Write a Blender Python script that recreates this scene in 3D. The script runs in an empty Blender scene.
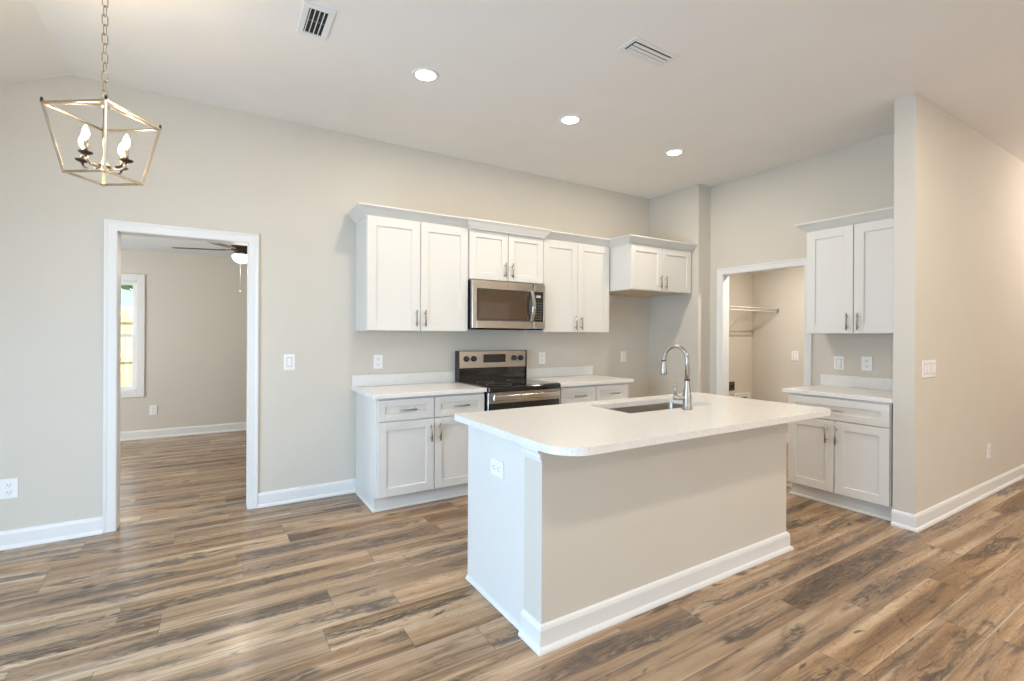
import bpy, bmesh, math, random
from mathutils import Vector, Matrix
random.seed(7)
PI = math.pi
sc = bpy.context.scene
COL = sc.collection

# ------------------------------------------------------------------ camera
F, PSI, Y0, H, ROLL = 482.32, 0.5521, 334.89, 1.3721, -0.0044
cam = bpy.data.cameras.new('camera'); cam.sensor_width = 36; cam.lens = F / 1024 * 36
cam.shift_y = -(340.5 - Y0) / 1024; cam.clip_start = 0.05
co = bpy.data.objects.new('camera', cam); COL.objects.link(co); sc.camera = co
co.location = (0, 0, H)
co.matrix_world = Matrix.Translation((0, 0, H)) @ Matrix.Rotation(-PSI, 4, 'Z') @ Matrix.Rotation(PI / 2, 4, 'X') @ Matrix.Rotation(-ROLL, 4, 'Z')

# ------------------------------------------------------------------ view, world, daylight
sc.view_settings.view_transform = 'Standard'; sc.view_settings.look = 'None'
sc.view_settings.exposure = 0.09; sc.view_settings.gamma = 1; sc.view_settings.use_curve_mapping = False
w = bpy.data.worlds.new('sky'); sc.world = w; w.use_nodes = True
nt = w.node_tree; bg = nt.nodes['Background']
tc = nt.nodes.new('ShaderNodeTexCoord'); sx = nt.nodes.new('ShaderNodeSeparateXYZ'); rp = nt.nodes.new('ShaderNodeValToRGB')
nt.links.new(tc.outputs['Generated'], sx.inputs[0]); nt.links.new(sx.outputs['Z'], rp.inputs[0]); nt.links.new(rp.outputs[0], bg.inputs[0])
rp.color_ramp.elements[0].color = (0.93, 0.96, 1, 1); rp.color_ramp.elements[1].color = (0.45, 0.67, 1, 1)
bg.inputs[1].default_value = 3.2

def light(name, kind, loc, energy, color, rot=(0, 0, 0), **k):
    l = bpy.data.lights.new(name, kind); l.energy = energy; l.color = color
    for a, b in k.items(): setattr(l, a, b)
    o = bpy.data.objects.new(name, l); COL.objects.link(o); o.location = loc; o.rotation_euler = rot
    return o
light('sun', 'SUN', (0, -5, 8), 6.5, (1, .95, .86), (math.radians(42), 0, math.radians(14)), angle=.02)
DAY = (0.36, 0.66, 1.0); WARM = (1.0, 0.83, 0.62); NEUT = (1.0, 0.93, 0.84)
# daylight at the glass doors of the left wall; added fill lamps behind the camera and in the bedroom
light('daylight_left', 'AREA', (-2.25, 1.45, 1.05), 118, DAY, (0, -PI / 2 + .38, 0), shape='RECTANGLE', size=2.0, size_y=2.3)
light('rear_fill', 'AREA', (0.0, -3.84, 1.3), 72, (.58, .78, 1), (PI / 2 - .14, 0, 0), shape='RECTANGLE', size=3.2, size_y=1.5)  # added cool fill in front of the closed rear wall
light('rear_fill', 'AREA', (4.0, -3.84, 1.45), 40, (1, .95, .88), (PI / 2 - .04, 0, 0), shape='RECTANGLE', size=2.2, size_y=1.5)  # added neutral fill for the right side, no opening behind it
light('bedroom_fill', 'AREA', (-2.93, 6.2, 1.35), 68, (.86, .93, 1), (0, -PI / 2, 0), shape='RECTANGLE', size=1.4, size_y=1.5)  # added fill to brighten the bedroom, the wall behind it is solid
# ceiling lamps of the great room behind the camera (outside the frame)
for x, y in ((1.2, 0.3), (3.7, 0.3), (1.2, -2.2), (3.7, -2.2), (6.3, -1.5)):
    light('ceiling_lamp', 'AREA', (x, y, 3.09), 20, (1, .87, .72), shape='DISK', size=.16)
light('hall_lamp', 'POINT', (7.4, 0.3, 2.7), 50, (1, .87, .78), shadow_soft_size=.12)
light('laundry_lamp', 'AREA', (5.45, 2.75, 2.42), 24, (1, .90, .78), shape='DISK', size=.05)

# ------------------------------------------------------------------ materials
def mat(name, col, rough=.5, metal=0, spec=.5, bump=0, bscale=200, coat=0, var=0, vscale=3, emit=None, es=0):
    m = bpy.data.materials.new(name); m.use_nodes = True; n = m.node_tree; b = n.nodes['Principled BSDF']
    b.inputs['Base Color'].default_value = (*col, 1); b.inputs['Roughness'].default_value = rough
    b.inputs['Metallic'].default_value = metal; b.inputs['Specular IOR Level'].default_value = spec
    if coat: b.inputs['Coat Weight'].default_value = coat; b.inputs['Coat Roughness'].default_value = .05
    t = n.nodes.new('ShaderNodeTexCoord')
    if var:
        z = n.nodes.new('ShaderNodeTexNoise'); z.inputs['Scale'].default_value = vscale
        n.links.new(t.outputs['Object'], z.inputs['Vector'])
        r = n.nodes.new('ShaderNodeValToRGB'); r.color_ramp.elements[0].position = .3; r.color_ramp.elements[1].position = .7
        r.color_ramp.elements[0].color = (*[c * (1 - var) for c in col], 1); r.color_ramp.elements[1].color = (*[min(1, c * (1 + var)) for c in col], 1)
        n.links.new(z.outputs['Fac'], r.inputs[0]); n.links.new(r.outputs[0], b.inputs['Base Color'])
    if bump:
        z = n.nodes.new('ShaderNodeTexNoise'); z.inputs['Scale'].default_value = bscale
        n.links.new(t.outputs['Object'], z.inputs['Vector'])
        bp = n.nodes.new('ShaderNodeBump'); bp.inputs['Strength'].default_value = bump; bp.inputs['Distance'].default_value = .002
        n.links.new(z.outputs['Fac'], bp.inputs['Height']); n.links.new(bp.outputs[0], b.inputs['Normal'])
    if emit:
        b.inputs['Emission Color'].default_value = (*emit, 1); b.inputs['Emission Strength'].default_value = es
    return m
M = {}
M['wall'] = mat('greige_wall_paint', (.64, .598, .522), .75, bump=.15, bscale=160, var=.01)
M['ceil'] = mat('ceiling_paint', (.84, .82, .78), .85, bump=.3, bscale=90, var=.01)
M['trim'] = mat('white_trim_paint', (.78, .775, .76), .35, var=.004)
M['cab'] = mat('white_cabinet_lacquer', (.73, .715, .675), .33, var=.004)
M['under'] = mat('cabinet_underside_ply', (.62, .52, .38), .6, var=.05, vscale=30)
M['steel'] = mat('brushed_stainless_steel', (.50, .45, .395), .30, 1, bump=.05, bscale=300)
M['nickel'] = mat('brushed_nickel', (.42, .385, .335), .33, 1, bump=.03, bscale=400)
M['brass'] = mat('satin_champagne_metal', (.52, .44, .33), .25, 1, bump=.03, bscale=400)
M['chrome'] = mat('polished_metal', (.75, .73, .7), .12, 1, bump=.01)
M['blackglass'] = mat('black_glass', (.012, .011, .010), .06, 0, .6, coat=.5, var=.1)
M['mwglass'] = mat('microwave_window_glass', (.055, .042, .032), .05, 0, 1.0, coat=1, var=.1)
M['black'] = mat('black_enamel', (.015, .014, .013), .3, var=.1)
M['dark'] = mat('dark_cavity', (.03, .028, .025), .8, var=.2)
M['bronze'] = mat('dark_bronze', (.07, .05, .04), .35, .8, bump=.02)
M['blade'] = mat('grey_fan_blade_wood', (.05, .045, .04), .5, var=.2, vscale=20)
M['plate'] = mat('white_device_plastic', (.86, .86, .84), .3, var=.003)
M['slot'] = mat('grey_slot', (.25, .25, .25), .5, var=.02)
M['sink'] = mat('satin_sink_steel', (.50, .46, .40), .33, 1, bump=.04, bscale=300)
M['display'] = mat('display_digits', (.02, .02, .02), .15, emit=(.75, .85, .8), es=.35)
M['legend'] = mat('pale_legend_print', (.6, .58, .54), .5, var=.02)
M['bulb'] = mat('lit_candle_bulb', (1, .9, .7), .3, emit=(1, .80, .50), es=16)
M['can'] = mat('lit_downlight_lens', (1, 1, 1), .3, emit=(1, .93, .82), es=14)
M['bowl'] = mat('lit_frosted_bowl', (1, .95, .85), .4, emit=(1, .88, .66), es=4.2)
M['wire'] = mat('white_vinyl_wire', (.78, .74, .68), .4, var=.01)
M['shingle'] = mat('blue_grey_shingles', (.22, .30, .38), .9, var=.3, vscale=12)
M['siding'] = mat('pale_siding', (.7, .72, .74), .8, var=.05)
M['grass'] = mat('lawn', (.12, .2, .05), .9, var=.4, vscale=6)
M['leaf'] = mat('tree_leaves', (.10, .22, .06), .7, var=.5, vscale=3)
M['bark'] = mat('tree_bark', (.16, .11, .07), .9, var=.3, vscale=12)

def quartz():
    m = mat('speckled_white_quartz', (.82, .79, .73), .22); n = m.node_tree; b = n.nodes['Principled BSDF']
    t = n.nodes.new('ShaderNodeTexCoord'); v = n.nodes.new('ShaderNodeTexVoronoi'); v.inputs['Scale'].default_value = 170
    z = n.nodes.new('ShaderNodeTexNoise'); z.inputs['Scale'].default_value = 38; z.inputs['Detail'].default_value = 5
    n.links.new(t.outputs['Object'], v.inputs['Vector']); n.links.new(t.outputs['Object'], z.inputs['Vector'])
    s = n.nodes.new('ShaderNodeSeparateColor'); n.links.new(v.outputs['Color'], s.inputs[0])
    r = n.nodes.new('ShaderNodeValToRGB'); e = r.color_ramp.elements
    e[0].position = .0; e[0].color = (.71, .685, .64, 1); e[1].position = .12; e[1].color = (.79, .775, .75, 1)
    x = e.new(.80); x.color = (.80, .785, .76, 1); x = e.new(1.0); x.color = (.84, .83, .81, 1)
    r2 = n.nodes.new('ShaderNodeValToRGB'); r2.color_ramp.elements[0].position = .35; r2.color_ramp.elements[0].color = (.985, .98, .97, 1)
    r2.color_ramp.elements[1].position = .6; r2.color_ramp.elements[1].color = (1, 1, 1, 1)
    mx = n.nodes.new('ShaderNodeMix'); mx.data_type = 'RGBA'; mx.blend_type = 'MULTIPLY'; mx.inputs[0].default_value = 1
    n.links.new(s.outputs[0], r.inputs[0]); n.links.new(z.outputs['Fac'], r2.inputs[0])
    n.links.new(r.outputs[0], mx.inputs[6]); n.links.new(r2.outputs[0], mx.inputs[7]); n.links.new(mx.outputs[2], b.inputs['Base Color'])
    return m
M['quartz'] = quartz()

def fence_mat():
    m = mat('new_pine_boards', (.62, .47, .27), .8); n = m.node_tree; b = n.nodes['Principled BSDF']
    t = n.nodes.new('ShaderNodeTexCoord'); mp = n.nodes.new('ShaderNodeMapping'); mp.inputs['Scale'].default_value = (14, 14, 1.5)
    z = n.nodes.new('ShaderNodeTexNoise'); z.inputs['Scale'].default_value = 1; z.inputs['Detail'].default_value = 4
    r = n.nodes.new('ShaderNodeValToRGB'); r.color_ramp.elements[0].position = .3; r.color_ramp.elements[0].color = (.50, .36, .19, 1)
    r.color_ramp.elements[1].position = .7; r.color_ramp.elements[1].color = (.78, .62, .40, 1)
    n.links.new(t.outputs['Object'], mp.inputs[0]); n.links.new(mp.outputs[0], z.inputs['Vector']); n.links.new(z.outputs['Fac'], r.inputs[0]); n.links.new(r.outputs[0], b.inputs['Base Color'])
    return m
M['fence'] = fence_mat()

def floor_mat():
    m = bpy.data.materials.new('hickory_vinyl_planks'); m.use_nodes = True; n = m.node_tree; b = n.nodes['Principled BSDF']; L = n.links.new
    def N(t, **k):
        x = n.nodes.new('ShaderNode' + t)
        for a, v in k.items(): setattr(x, a, v)
        return x
    def mth(op, a, c=None, d=None):
        x = N('Math', operation=op)
        for i, v in enumerate((a, c, d)):
            if v is None: continue
            if isinstance(v, (int, float)): x.inputs[i].default_value = v
            else: L(v, x.inputs[i])
        return x.outputs[0]
    t = N('TexCoord'); s = N('SeparateXYZ'); L(t.outputs['Object'], s.inputs[0]); X, Y = s.outputs[0], s.outputs[1]
    PW, PL = .182, 1.22
    yr = mth('DIVIDE', Y, PW); row = mth('FLOOR', yr); fy = mth('FRACT', yr)
    wn = N('TexWhiteNoise', noise_dimensions='1D'); L(row, wn.inputs['W'])
    xo = mth('ADD', mth('DIVIDE', X, PL), mth('ADD', mth('MULTIPLY', wn.outputs['Value'], .45), mth('MULTIPLY', row, .383))); col = mth('FLOOR', xo); fx = mth('FRACT', xo)
    cv = N('CombineXYZ'); L(col, cv.inputs[0]); L(row, cv.inputs[1])
    wp = N('TexWhiteNoise', noise_dimensions='2D'); L(cv.outputs[0], wp.inputs['Vector']); sp = N('SeparateColor'); L(wp.outputs['Color'], sp.inputs[0])
    r1, r2, r3 = sp.outputs[0], sp.outputs[1], sp.outputs[2]
    def vec(ax, ay, z):
        c = N('CombineXYZ')
        L(mth('ADD', mth('MULTIPLY', X, ax), mth('MULTIPLY', r1, 37)), c.inputs[0]); L(mth('ADD', mth('MULTIPLY', Y, ay), mth('MULTIPLY', r2, 19)), c.inputs[1])
        L(mth('MULTIPLY', r3, z), c.inputs[2]); return c.outputs[0]
    def noise(v, sc_, det, rough=.55, dist=0):
        x = N('TexNoise'); x.inputs['Scale'].default_value = sc_; x.inputs['Detail'].default_value = det
        x.inputs['Roughness'].default_value = rough; x.inputs['Distortion'].default_value = dist; L(v, x.inputs['Vector']); return x.outputs['Fac']
    def ramp(f, pts):
        x = N('ValToRGB'); e = x.color_ramp.elements
        e[0].position = pts[0][0]; e[0].color = (*pts[0][1], 1); e[1].position = pts[-1][0]; e[1].color = (*pts[-1][1], 1)
        for p, c in pts[1:-1]:
            q = e.new(p); q.color = (*c, 1)
        L(f, x.inputs[0]); return x.outputs[0]
    def mix(a, c, fac, mode='MIX'):
        x = N('Mix', data_type='RGBA', blend_type=mode)
        if isinstance(fac, (int, float)): x.inputs[0].default_value = fac
        else: L(fac, x.inputs[0])
        L(a, x.inputs[6]) if not isinstance(a, tuple) else setattr(x.inputs[6], 'default_value', (*a, 1))
        L(c, x.inputs[7]) if not isinstance(c, tuple) else setattr(x.inputs[7], 'default_value', (*c, 1))
        return x.outputs[2]
    # calm lengthwise base tone
    broad = noise(vec(.55, 9, 9), 1.0, 2, .5, .5)
    base = ramp(broad, [(.30, (.215, .120, .056)), (.44, (.355, .220, .115)), (.57, (.480, .325, .190)), (.70, (.62, .47, .32))])
    # cathedral rings, wavering along the plank
    wob = noise(vec(1.3, 5.0, 5), 1.0, 3, .55, .3)
    rings = mth('FRACT', mth('MULTIPLY', wob, 26.0)); rings = mth('ABSOLUTE', mth('SUBTRACT', rings, .5))
    rc = ramp(rings, [(.0, (.42, .35, .29)), (.16, (1, 1, 1)), (.5, (1.04, 1.04, 1.04))])
    rmask = ramp(noise(vec(.8, 3.0, 21), 1.0, 2, .5), [(.42, (0, 0, 0)), (.58, (1, 1, 1))])
    c1 = mix(base, rc, mth('MULTIPLY', rmask, .75), 'MULTIPLY')
    fine = noise(vec(4.0, 150, 5), 1.0, 5, .7)
    c2 = mix(c1, ramp(fine, [(.34, (.66, .62, .58)), (.52, (1, 1, 1)), (.70, (1.14, 1.13, 1.12))]), .8, 'MULTIPLY')
    # mineral streaks and knot clusters, strongest along the middle of a plank
    midp = mth('SUBTRACT', 1.0, mth('MULTIPLY', mth('ABSOLUTE', mth('SUBTRACT', fy, .5)), 1.5))
    clus = ramp(mth('MULTIPLY', noise(vec(1.15, 5.5, 13), 1.0, 2, .5, .8), mth('ADD', .62, mth('MULTIPLY', midp, .5))), [(.49, (0, 0, 0)), (.57, (1, 1, 1))])
    det = ramp(noise(vec(6.5, 34, 17), 1.0, 5, .68, 1.6), [(.40, (.12, .12, .12)), (.55, (1, 1, 1))])
    c3 = mix(c2, (.052, .036, .027), mth('MULTIPLY', mth('MULTIPLY', clus, det), .90))
    st = ramp(noise(vec(1.2, 26, 7), 1.0, 4, .6, .8), [(.53, (0, 0, 0)), (.65, (1, 1, 1))])
    c3 = mix(c3, (.080, .052, .036), mth('MULTIPLY', st, .72))
    kn = ramp(noise(vec(5.5, 16, 31), 1.0, 2, .5, .6), [(.66, (0, 0, 0)), (.72, (1, 1, 1))])
    c3 = mix(c3, (.045, .028, .020), mth('MULTIPLY', kn, .8))
    # per plank tone
    tone = ramp(r3, [(0, (.86, .84, .83)), (.5, (1, 1, 1)), (1, (1.15, 1.14, 1.13))])
    c4 = mix(c3, tone, 1, 'MULTIPLY')
    gy = mix(c4, (.40, .35, .30), mth('MULTIPLY', r2, .18))
    edge = mth('MULTIPLY', mth('MAXIMUM', mth('SUBTRACT', 1, mth('MULTIPLY', fy, 13)), 0), ramp(noise(vec(.9, .4, 3), 1.0, 2), [(.40, (0, 0, 0)), (.62, (1, 1, 1))]))
    gy = mix(gy, (.66, .54, .40), mth('MULTIPLY', edge, .9))
    # seams
    ey = mth('MINIMUM', fy, mth('SUBTRACT', 1, fy)); ex = mth('MINIMUM', fx, mth('SUBTRACT', 1, fx))
    e1 = mth('LESS_THAN', ey, .009); e2 = mth('LESS_THAN', ex, .0014); seam = mth('MAXIMUM', e1, e2)
    c5 = mix(gy, (.10, .07, .05), mth('MULTIPLY', seam, .6))
    L(c5, b.inputs['Base Color'])
    rr = ramp(fine, [(.3, (.36, .36, .36)), (.7, (.24, .24, .24))]); L(rr, b.inputs['Roughness'])
    b.inputs['Specular IOR Level'].default_value = .36
    b.inputs['Coat Weight'].default_value = .07; b.inputs['Coat Roughness'].default_value = .16
    bp = N('Bump'); bp.inputs['Strength'].default_value = .12; bp.inputs['Distance'].default_value = .001
    L(mth('SUBTRACT', fine, mth('MULTIPLY', seam, 1.0)), bp.inputs['Height']); L(bp.outputs[0], b.inputs['Normal'])
    return m
M['floor'] = floor_mat()

# ------------------------------------------------------------------ mesh helpers
class MB:
    def __init__(s): s.bm = bmesh.new()
    def box(s, x0, x1, y0, y1, z0, z1, bev=0, seg=1):
        t = bmesh.new(); bmesh.ops.create_cube(t, size=1)
        for v in t.verts: v.co = Vector((x0 + (v.co.x + .5) * (x1 - x0), y0 + (v.co.y + .5) * (y1 - y0), z0 + (v.co.z + .5) * (z1 - z0)))
        if bev: bmesh.ops.bevel(t, geom=t.edges[:], offset=bev, segments=seg, profile=.5, affect='EDGES')
        s.add(t); return s
    def add(s, t):
        me = bpy.data.meshes.new('t'); t.to_mesh(me); t.free(); s.bm.from_mesh(me); bpy.data.meshes.remove(me)
    def cyl(s, p, q, r, r2=None, n=16, caps=True):
        p, q = Vector(p), Vector(q); r2 = r if r2 is None else r2; d = q - p
        t = bmesh.new(); bmesh.ops.create_cone(t, segments=n, radius1=r, radius2=r2, depth=d.length, cap_ends=caps)
        t.transform(Matrix.Translation((p + q) / 2) @ d.to_track_quat('Z', 'Y').to_matrix().to_4x4())
        for f in t.faces: f.smooth = len(f.verts) == 4
        s.add(t); return s
    def lathe(s, c, prof, n=28, axis='Z'):
        t = bmesh.new(); rings = []
        for r, z in prof:
            rings.append([t.verts.new((r * math.cos(2 * PI * i / n), r * math.sin(2 * PI * i / n), z)) for i in range(n)] if r > 1e-6 else [t.verts.new((0, 0, z))])
        for a, b in zip(rings, rings[1:]):
            for i in range(n):
                j = (i + 1) % n
                if len(a) == 1 and len(b) == 1: continue
                f = t.faces.new((a[0], b[j], b[i])) if len(a) == 1 else t.faces.new((a[i], a[j], b[0])) if len(b) == 1 else t.faces.new((a[i], a[j], b[j], b[i]))
                f.smooth = True
        if axis == 'Y-': t.transform(Matrix.Rotation(PI / 2, 4, 'X'))
        t.transform(Matrix.Translation(c)); s.add(t); return s
    def tube(s, pts, r, n=12, closed=False):
        pts = [Vector(p) for p in pts]; t = bmesh.new(); rings = []; N = len(pts); prev = None
        rs = r if isinstance(r, (list, tuple)) else [r] * N
        for i, p in enumerate(pts):
            a = pts[(i - 1) % N] if closed or i > 0 else p; b = pts[(i + 1) % N] if closed or i < N - 1 else p
            d = (b - a).normalized()
            if prev is None: u = d.orthogonal().normalized()
            else: u = (prev - d * prev.dot(d)).normalized()
            prev = u; v = d.cross(u)
            rings.append([t.verts.new(p + (u * math.cos(2 * PI * k / n) + v * math.sin(2 * PI * k / n)) * rs[i]) for k in range(n)])
        for i in range(N if closed else N - 1):
            a, b = rings[i], rings[(i + 1) % N]
            for k in range(n):
                f = t.faces.new((a[k], a[(k + 1) % n], b[(k + 1) % n], b[k])); f.smooth = True
        if not closed: t.faces.new(rings[0][::-1]); t.faces.new(rings[-1])
        s.add(t); return s
    def bar(s, p, q, w, h=None):
        p, q = Vector(p), Vector(q); h = h or w; d = q - p
        t = bmesh.new(); bmesh.ops.create_cube(t, size=1)
        for v in t.verts: v.co = Vector((v.co.x * w, v.co.y * h, v.co.z * d.length))
        bmesh.ops.bevel(t, geom=t.edges[:], offset=min(w, h) * .12, segments=1, affect='EDGES')
        t.transform(Matrix.Translation((p + q) / 2) @ d.to_track_quat('Z', 'Y').to_matrix().to_4x4()); s.add(t); return s
    def sweep(s, path, prof, n=(0, 0, 1)):
        n = Vector(n); P = [Vector(p) for p in path]; t = bmesh.new(); R = []
        ds = [(b - a).normalized() for a, b in zip(P, P[1:])]
        for i, p in enumerate(P):
            d0 = ds[max(i - 1, 0)]; d1 = ds[min(i, len(ds) - 1)]
            s0, s1 = d0.cross(n), d1.cross(n); mi = (s0 + s1).normalized(); mi = mi / mi.dot(s1)
            R.append([t.verts.new(p + mi * a + n * b) for a, b in prof])
        k = len(prof)
        for a, b in zip(R, R[1:]):
            for i in range(k): t.faces.new((a[i], a[(i + 1) % k], b[(i + 1) % k], b[i]))
        t.faces.new(R[0]); t.faces.new(R[-1][::-1]); s.add(t); return s
    def prism(s, poly, z0, z1):
        t = bmesh.new(); a = [t.verts.new((x, y, z0)) for x, y in poly]; b = [t.verts.new((x, y, z1)) for x, y in poly]; k = len(poly)
        for i in range(k): t.faces.new((a[i], a[(i + 1) % k], b[(i + 1) % k], b[i]))
        t.faces.new(a[::-1]); t.faces.new(b); s.add(t); return s
    def build(s, name, m, parent=None, origin=(0, 0, 0)):
        bmesh.ops.recalc_face_normals(s.bm, faces=s.bm.faces[:])
        me = bpy.data.meshes.new(name); s.bm.transform(Matrix.Translation(-Vector(origin))); s.bm.to_mesh(me); s.bm.free()
        for x in (m if isinstance(m, list) else [m]): me.materials.append(x)
        o = bpy.data.objects.new(name, me); COL.objects.link(o)
        if parent: o.parent = parent
        else: o.location = origin
        return o
def tag(o, label=None, cat=None, group=None, kind=None):
    for k, v in (('label', label), ('category', cat), ('group', group), ('kind', kind)):
        if v: o[k] = v
    return o
def thing(name, label, cat, loc=(0, 0, 0), rz=0, group=None):
    o = bpy.data.objects.new(name, None); COL.objects.link(o); o.location = loc; o.rotation_euler = (0, 0, rz)
    o.empty_display_size = .1
    return tag(o, label, cat, group)
def struct(name, mb, m): return tag(mb.build(name, m), kind='structure')
def kids(o): return [c for c in COL.objects if c.parent == o]
def dup(o, loc=None, rz=None, label=None, parent=None):
    c = o.copy(); COL.objects.link(c); c.parent = parent
    if loc: c.location = loc
    if rz is not None: c.rotation_euler = (0, 0, rz)
    if label: c['label'] = label
    for k in kids(o): dup(k, parent=c)
    return c

# ------------------------------------------------------------------ room shell
B = 4.301; T = .13; ZC = 3.1025; XC = 4.685; YA = 3.5636; XL = 4.895; YT = 1.541; YS = 1.412; XS = 4.224; YB = 7.8525; RY = -3.9; LX = -2.3; RX = 9.2
DX0, DX1, DZ = -.578, .220, 2.082           # bedroom doorway clear opening
ZB = 2.44
s_ = MB().box(-3.2, RX + .2, RY - .2, YB + .15, -.06, 0); struct('floor', s_, M['floor'])
c_ = MB()
c_.box(-.82, RX + .15, RY - .15, B + .001, ZC, ZC + .1)
sl = .476; zl = ZC - sl * (-.82 - LX + .1)
t = bmesh.new(); vs = [t.verts.new(p) for p in ((-.82, RY - .15, ZC), (-.82, B + .001, ZC), (LX - .1, B + .001, zl), (LX - .1, RY - .15, zl), (-.82, RY - .15, ZC + .1), (-.82, B + .001, ZC + .1), (LX - .1, B + .001, zl + .1), (LX - .1, RY - .15, zl + .1))]
for f in ((0, 1, 2, 3), (7, 6, 5, 4), (0, 4, 5, 1), (3, 2, 6, 7), (0, 3, 7, 4), (1, 5, 6, 2)): t.faces.new([vs[i] for i in f])
c_.add(t); struct('ceiling', c_, M['ceil'])
m_ = MB()
m_.box(-3.1, DX0 - .02, B, B + T, 0, ZC + .1).box(DX1 + .02, XL + T, B, B + T, 0, ZC + .1).box(DX0 - .02, DX1 + .02, B, B + T, DZ + .02, ZC + .1)
struct('wall_back', m_, M['wall'])
struct('wall_alcove', MB().box(XC, XL + .0, YA, B, 0, ZC + .05), M['wall'])
T2 = .105; LY0, LY1, LZ = 2.508, 3.390, 2.062         # laundry opening
m_ = MB().box(XL, XL + T2, YT, LY0 - .02, 0, ZC + .05).box(XL, XL + T2, LY1 + .02, B, 0, ZC + .05).box(XL, XL + T2, LY0 - .02, LY1 + .02, LZ + .02, ZC + .05)
struct('wall_laundry', m_, M['wall'])
struct('wall_hall', MB().box(XS, RX, YS, YT, 0, ZC + .05), M['wall'])
struct('wall_right', MB().box(RX, RX + T, RY, YT, 0, ZC + .05), M['wall'])
struct('wall_rear', MB().box(LX - T, RX + T, RY - T, RY, 0, ZC + .1), M['wall'])
m_ = MB().box(LX - T, LX, RY, .25, 0, ZC).box(LX - T, LX, 2.65, B, 0, ZC).box(LX - T, LX, .25, 2.65, 2.16, ZC)
struct('wall_left', m_, M['wall'])
# laundry shell
struct('wall_laundry_far', MB().box(6.32, 6.45, YT, 4.06, 0, 2.6), M['wall'])
struct('wall_laundry_side', MB().box(XL + T2, 6.32, 3.93, 4.06, 0, 2.6), M['wall'])
struct('ceiling_laundry', MB().box(XL + T2, 6.45, YT, 4.06, ZB, ZB + .1), M['ceil'])
# bedroom shell
WX0, WX1, WZ0, WZ1 = -1.72, -.86, .63, 2.05
m_ = MB().box(-3.1, WX0, YB, YB + T, 0, ZB + .1).box(WX1, 3.1, YB, YB + T, 0, ZB + .1).box(WX0, WX1, YB, YB + T, 0, WZ0).box(WX0, WX1, YB, YB + T, WZ1, ZB + .1)
struct('wall_bedroom_back', m_, M['wall'])
struct('wall_bedroom_left', MB().box(-3.1, -2.97, B + T, YB, 0, ZB + .1), M['wall'])
struct('wall_bedroom_right', MB().box(3.0, 3.1, B + T, YB, 0, ZB + .1), M['wall'])
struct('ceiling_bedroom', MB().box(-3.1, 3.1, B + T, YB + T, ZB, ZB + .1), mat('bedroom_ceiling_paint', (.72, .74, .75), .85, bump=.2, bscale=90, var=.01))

# baseboards
BP = [(0, 0), (.032, 0), (.032, .008), (.027, .018), (.017, .024), (.017, .092), (.012, .106), (.004, .112), (0, .112)]
def base(name, *paths):
    m = MB()
    for p in paths: m.sweep([(x, y, 0) for x, y in p], BP)
    return struct(name, m, M['trim'])
base('baseboard_back', [(LX, B), (-.649, B)], [(.2935, B), (1.05, B)], [(3.72, B), (XC, B), (XC, YA), (XL, YA), (XL, 3.49)])
base('baseboard_hall', [(XS, YT), (XS, YS), (RX, YS)])
base('baseboard_bedroom', [(-2.97, YB), (3.0, YB)])
base('baseboard_left', [(LX, RY), (LX, .2)], [(LX, 2.7), (LX, B)])
base('baseboard_rear', [(6.0, RY), (LX, RY)])
base('baseboard_laundry', [(XL + T2, 3.93), (6.32, 3.93), (6.32, YT)])
# casings and jambs
CP = [(0, 0), (0, .012), (.006, .016), (.05, .018), (.058, .022), (.0715, .022), (.0715, 0)]
m_ = MB()
def casing(mb, pts, n):
    # pts run up the left leg, across and down; the profile lies outside the opening
    P = [Vector(p) for p in pts]; d = (P[1] - P[0]).normalized(); side = d.cross(Vector(n)); mid = (P[1] + P[2]) / 2 - P[1]
    sg = -1 if side.dot(mid) > 0 else 1
    mb.sweep(pts, [(a * sg, b) for a, b in CP], n)
casing(m_, [(DX0, B, 0), (DX0, B, DZ), (DX1, B, DZ), (DX1, B, 0)], (0, -1, 0))
casing(m_, [(DX0, B + T, 0), (DX0, B + T, DZ), (DX1, B + T, DZ), (DX1, B + T, 0)], (0, 1, 0))
m_.box(DX0 - .019, DX0, B + .001, B + T - .001, 0, DZ + .019).box(DX1, DX1 + .019, B + .001, B + T - .001, 0, DZ + .019).box(DX0, DX1, B + .001, B + T - .001, DZ, DZ + .019)
struct('door_1', m_, M['trim'])
m_ = MB()
casing(m_, [(XL, LY1, 0), (XL, LY1, LZ), (XL, LY0, LZ), (XL, LY0, 0)], (-1, 0, 0))
m_.box(XL + .001, XL + T2 - .001, LY1, LY1 + .019, 0, LZ + .019).box(XL + .001, XL + T2 - .001, LY0 - .019, LY0, 0, LZ + .019).box(XL + .001, XL + T2 - .001, LY0, LY1, LZ, LZ + .019)
struct('door_2', m_, M['trim'])
# front door on the rear wall, seen only mirrored in the microwave glass
m_ = MB(); casing(m_, [(7.0, RY, 0), (7.0, RY, 2.2), (6.1, RY, 2.2), (6.1, RY, 0)], (0, 1, 0))
m_.box(6.1, 7.0, RY, RY + .012, 0, 2.2)
for z0, z1 in ((.15, .95), (1.1, 2.05)):
    m_.sweep([(6.25, RY + .012, z0), (6.85, RY + .012, z0), (6.85, RY + .012, z1), (6.25, RY + .012, z1), (6.25, RY + .012, z0)], [(0, 0), (.012, .01), (.03, .01), (.04, 0)], (0, 1, 0))
d3 = struct('door_3', m_, M['trim'])
MB().cyl((6.2, RY + .012, 1.0), (6.2, RY + .06, 1.0), .012).lathe((6.2, RY + .075, 1.0), [(0, -.03), (.02, -.022), (.028, 0), (.02, .02), (0, .026)]).build('door_knob', M['nickel'], d3)
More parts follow.
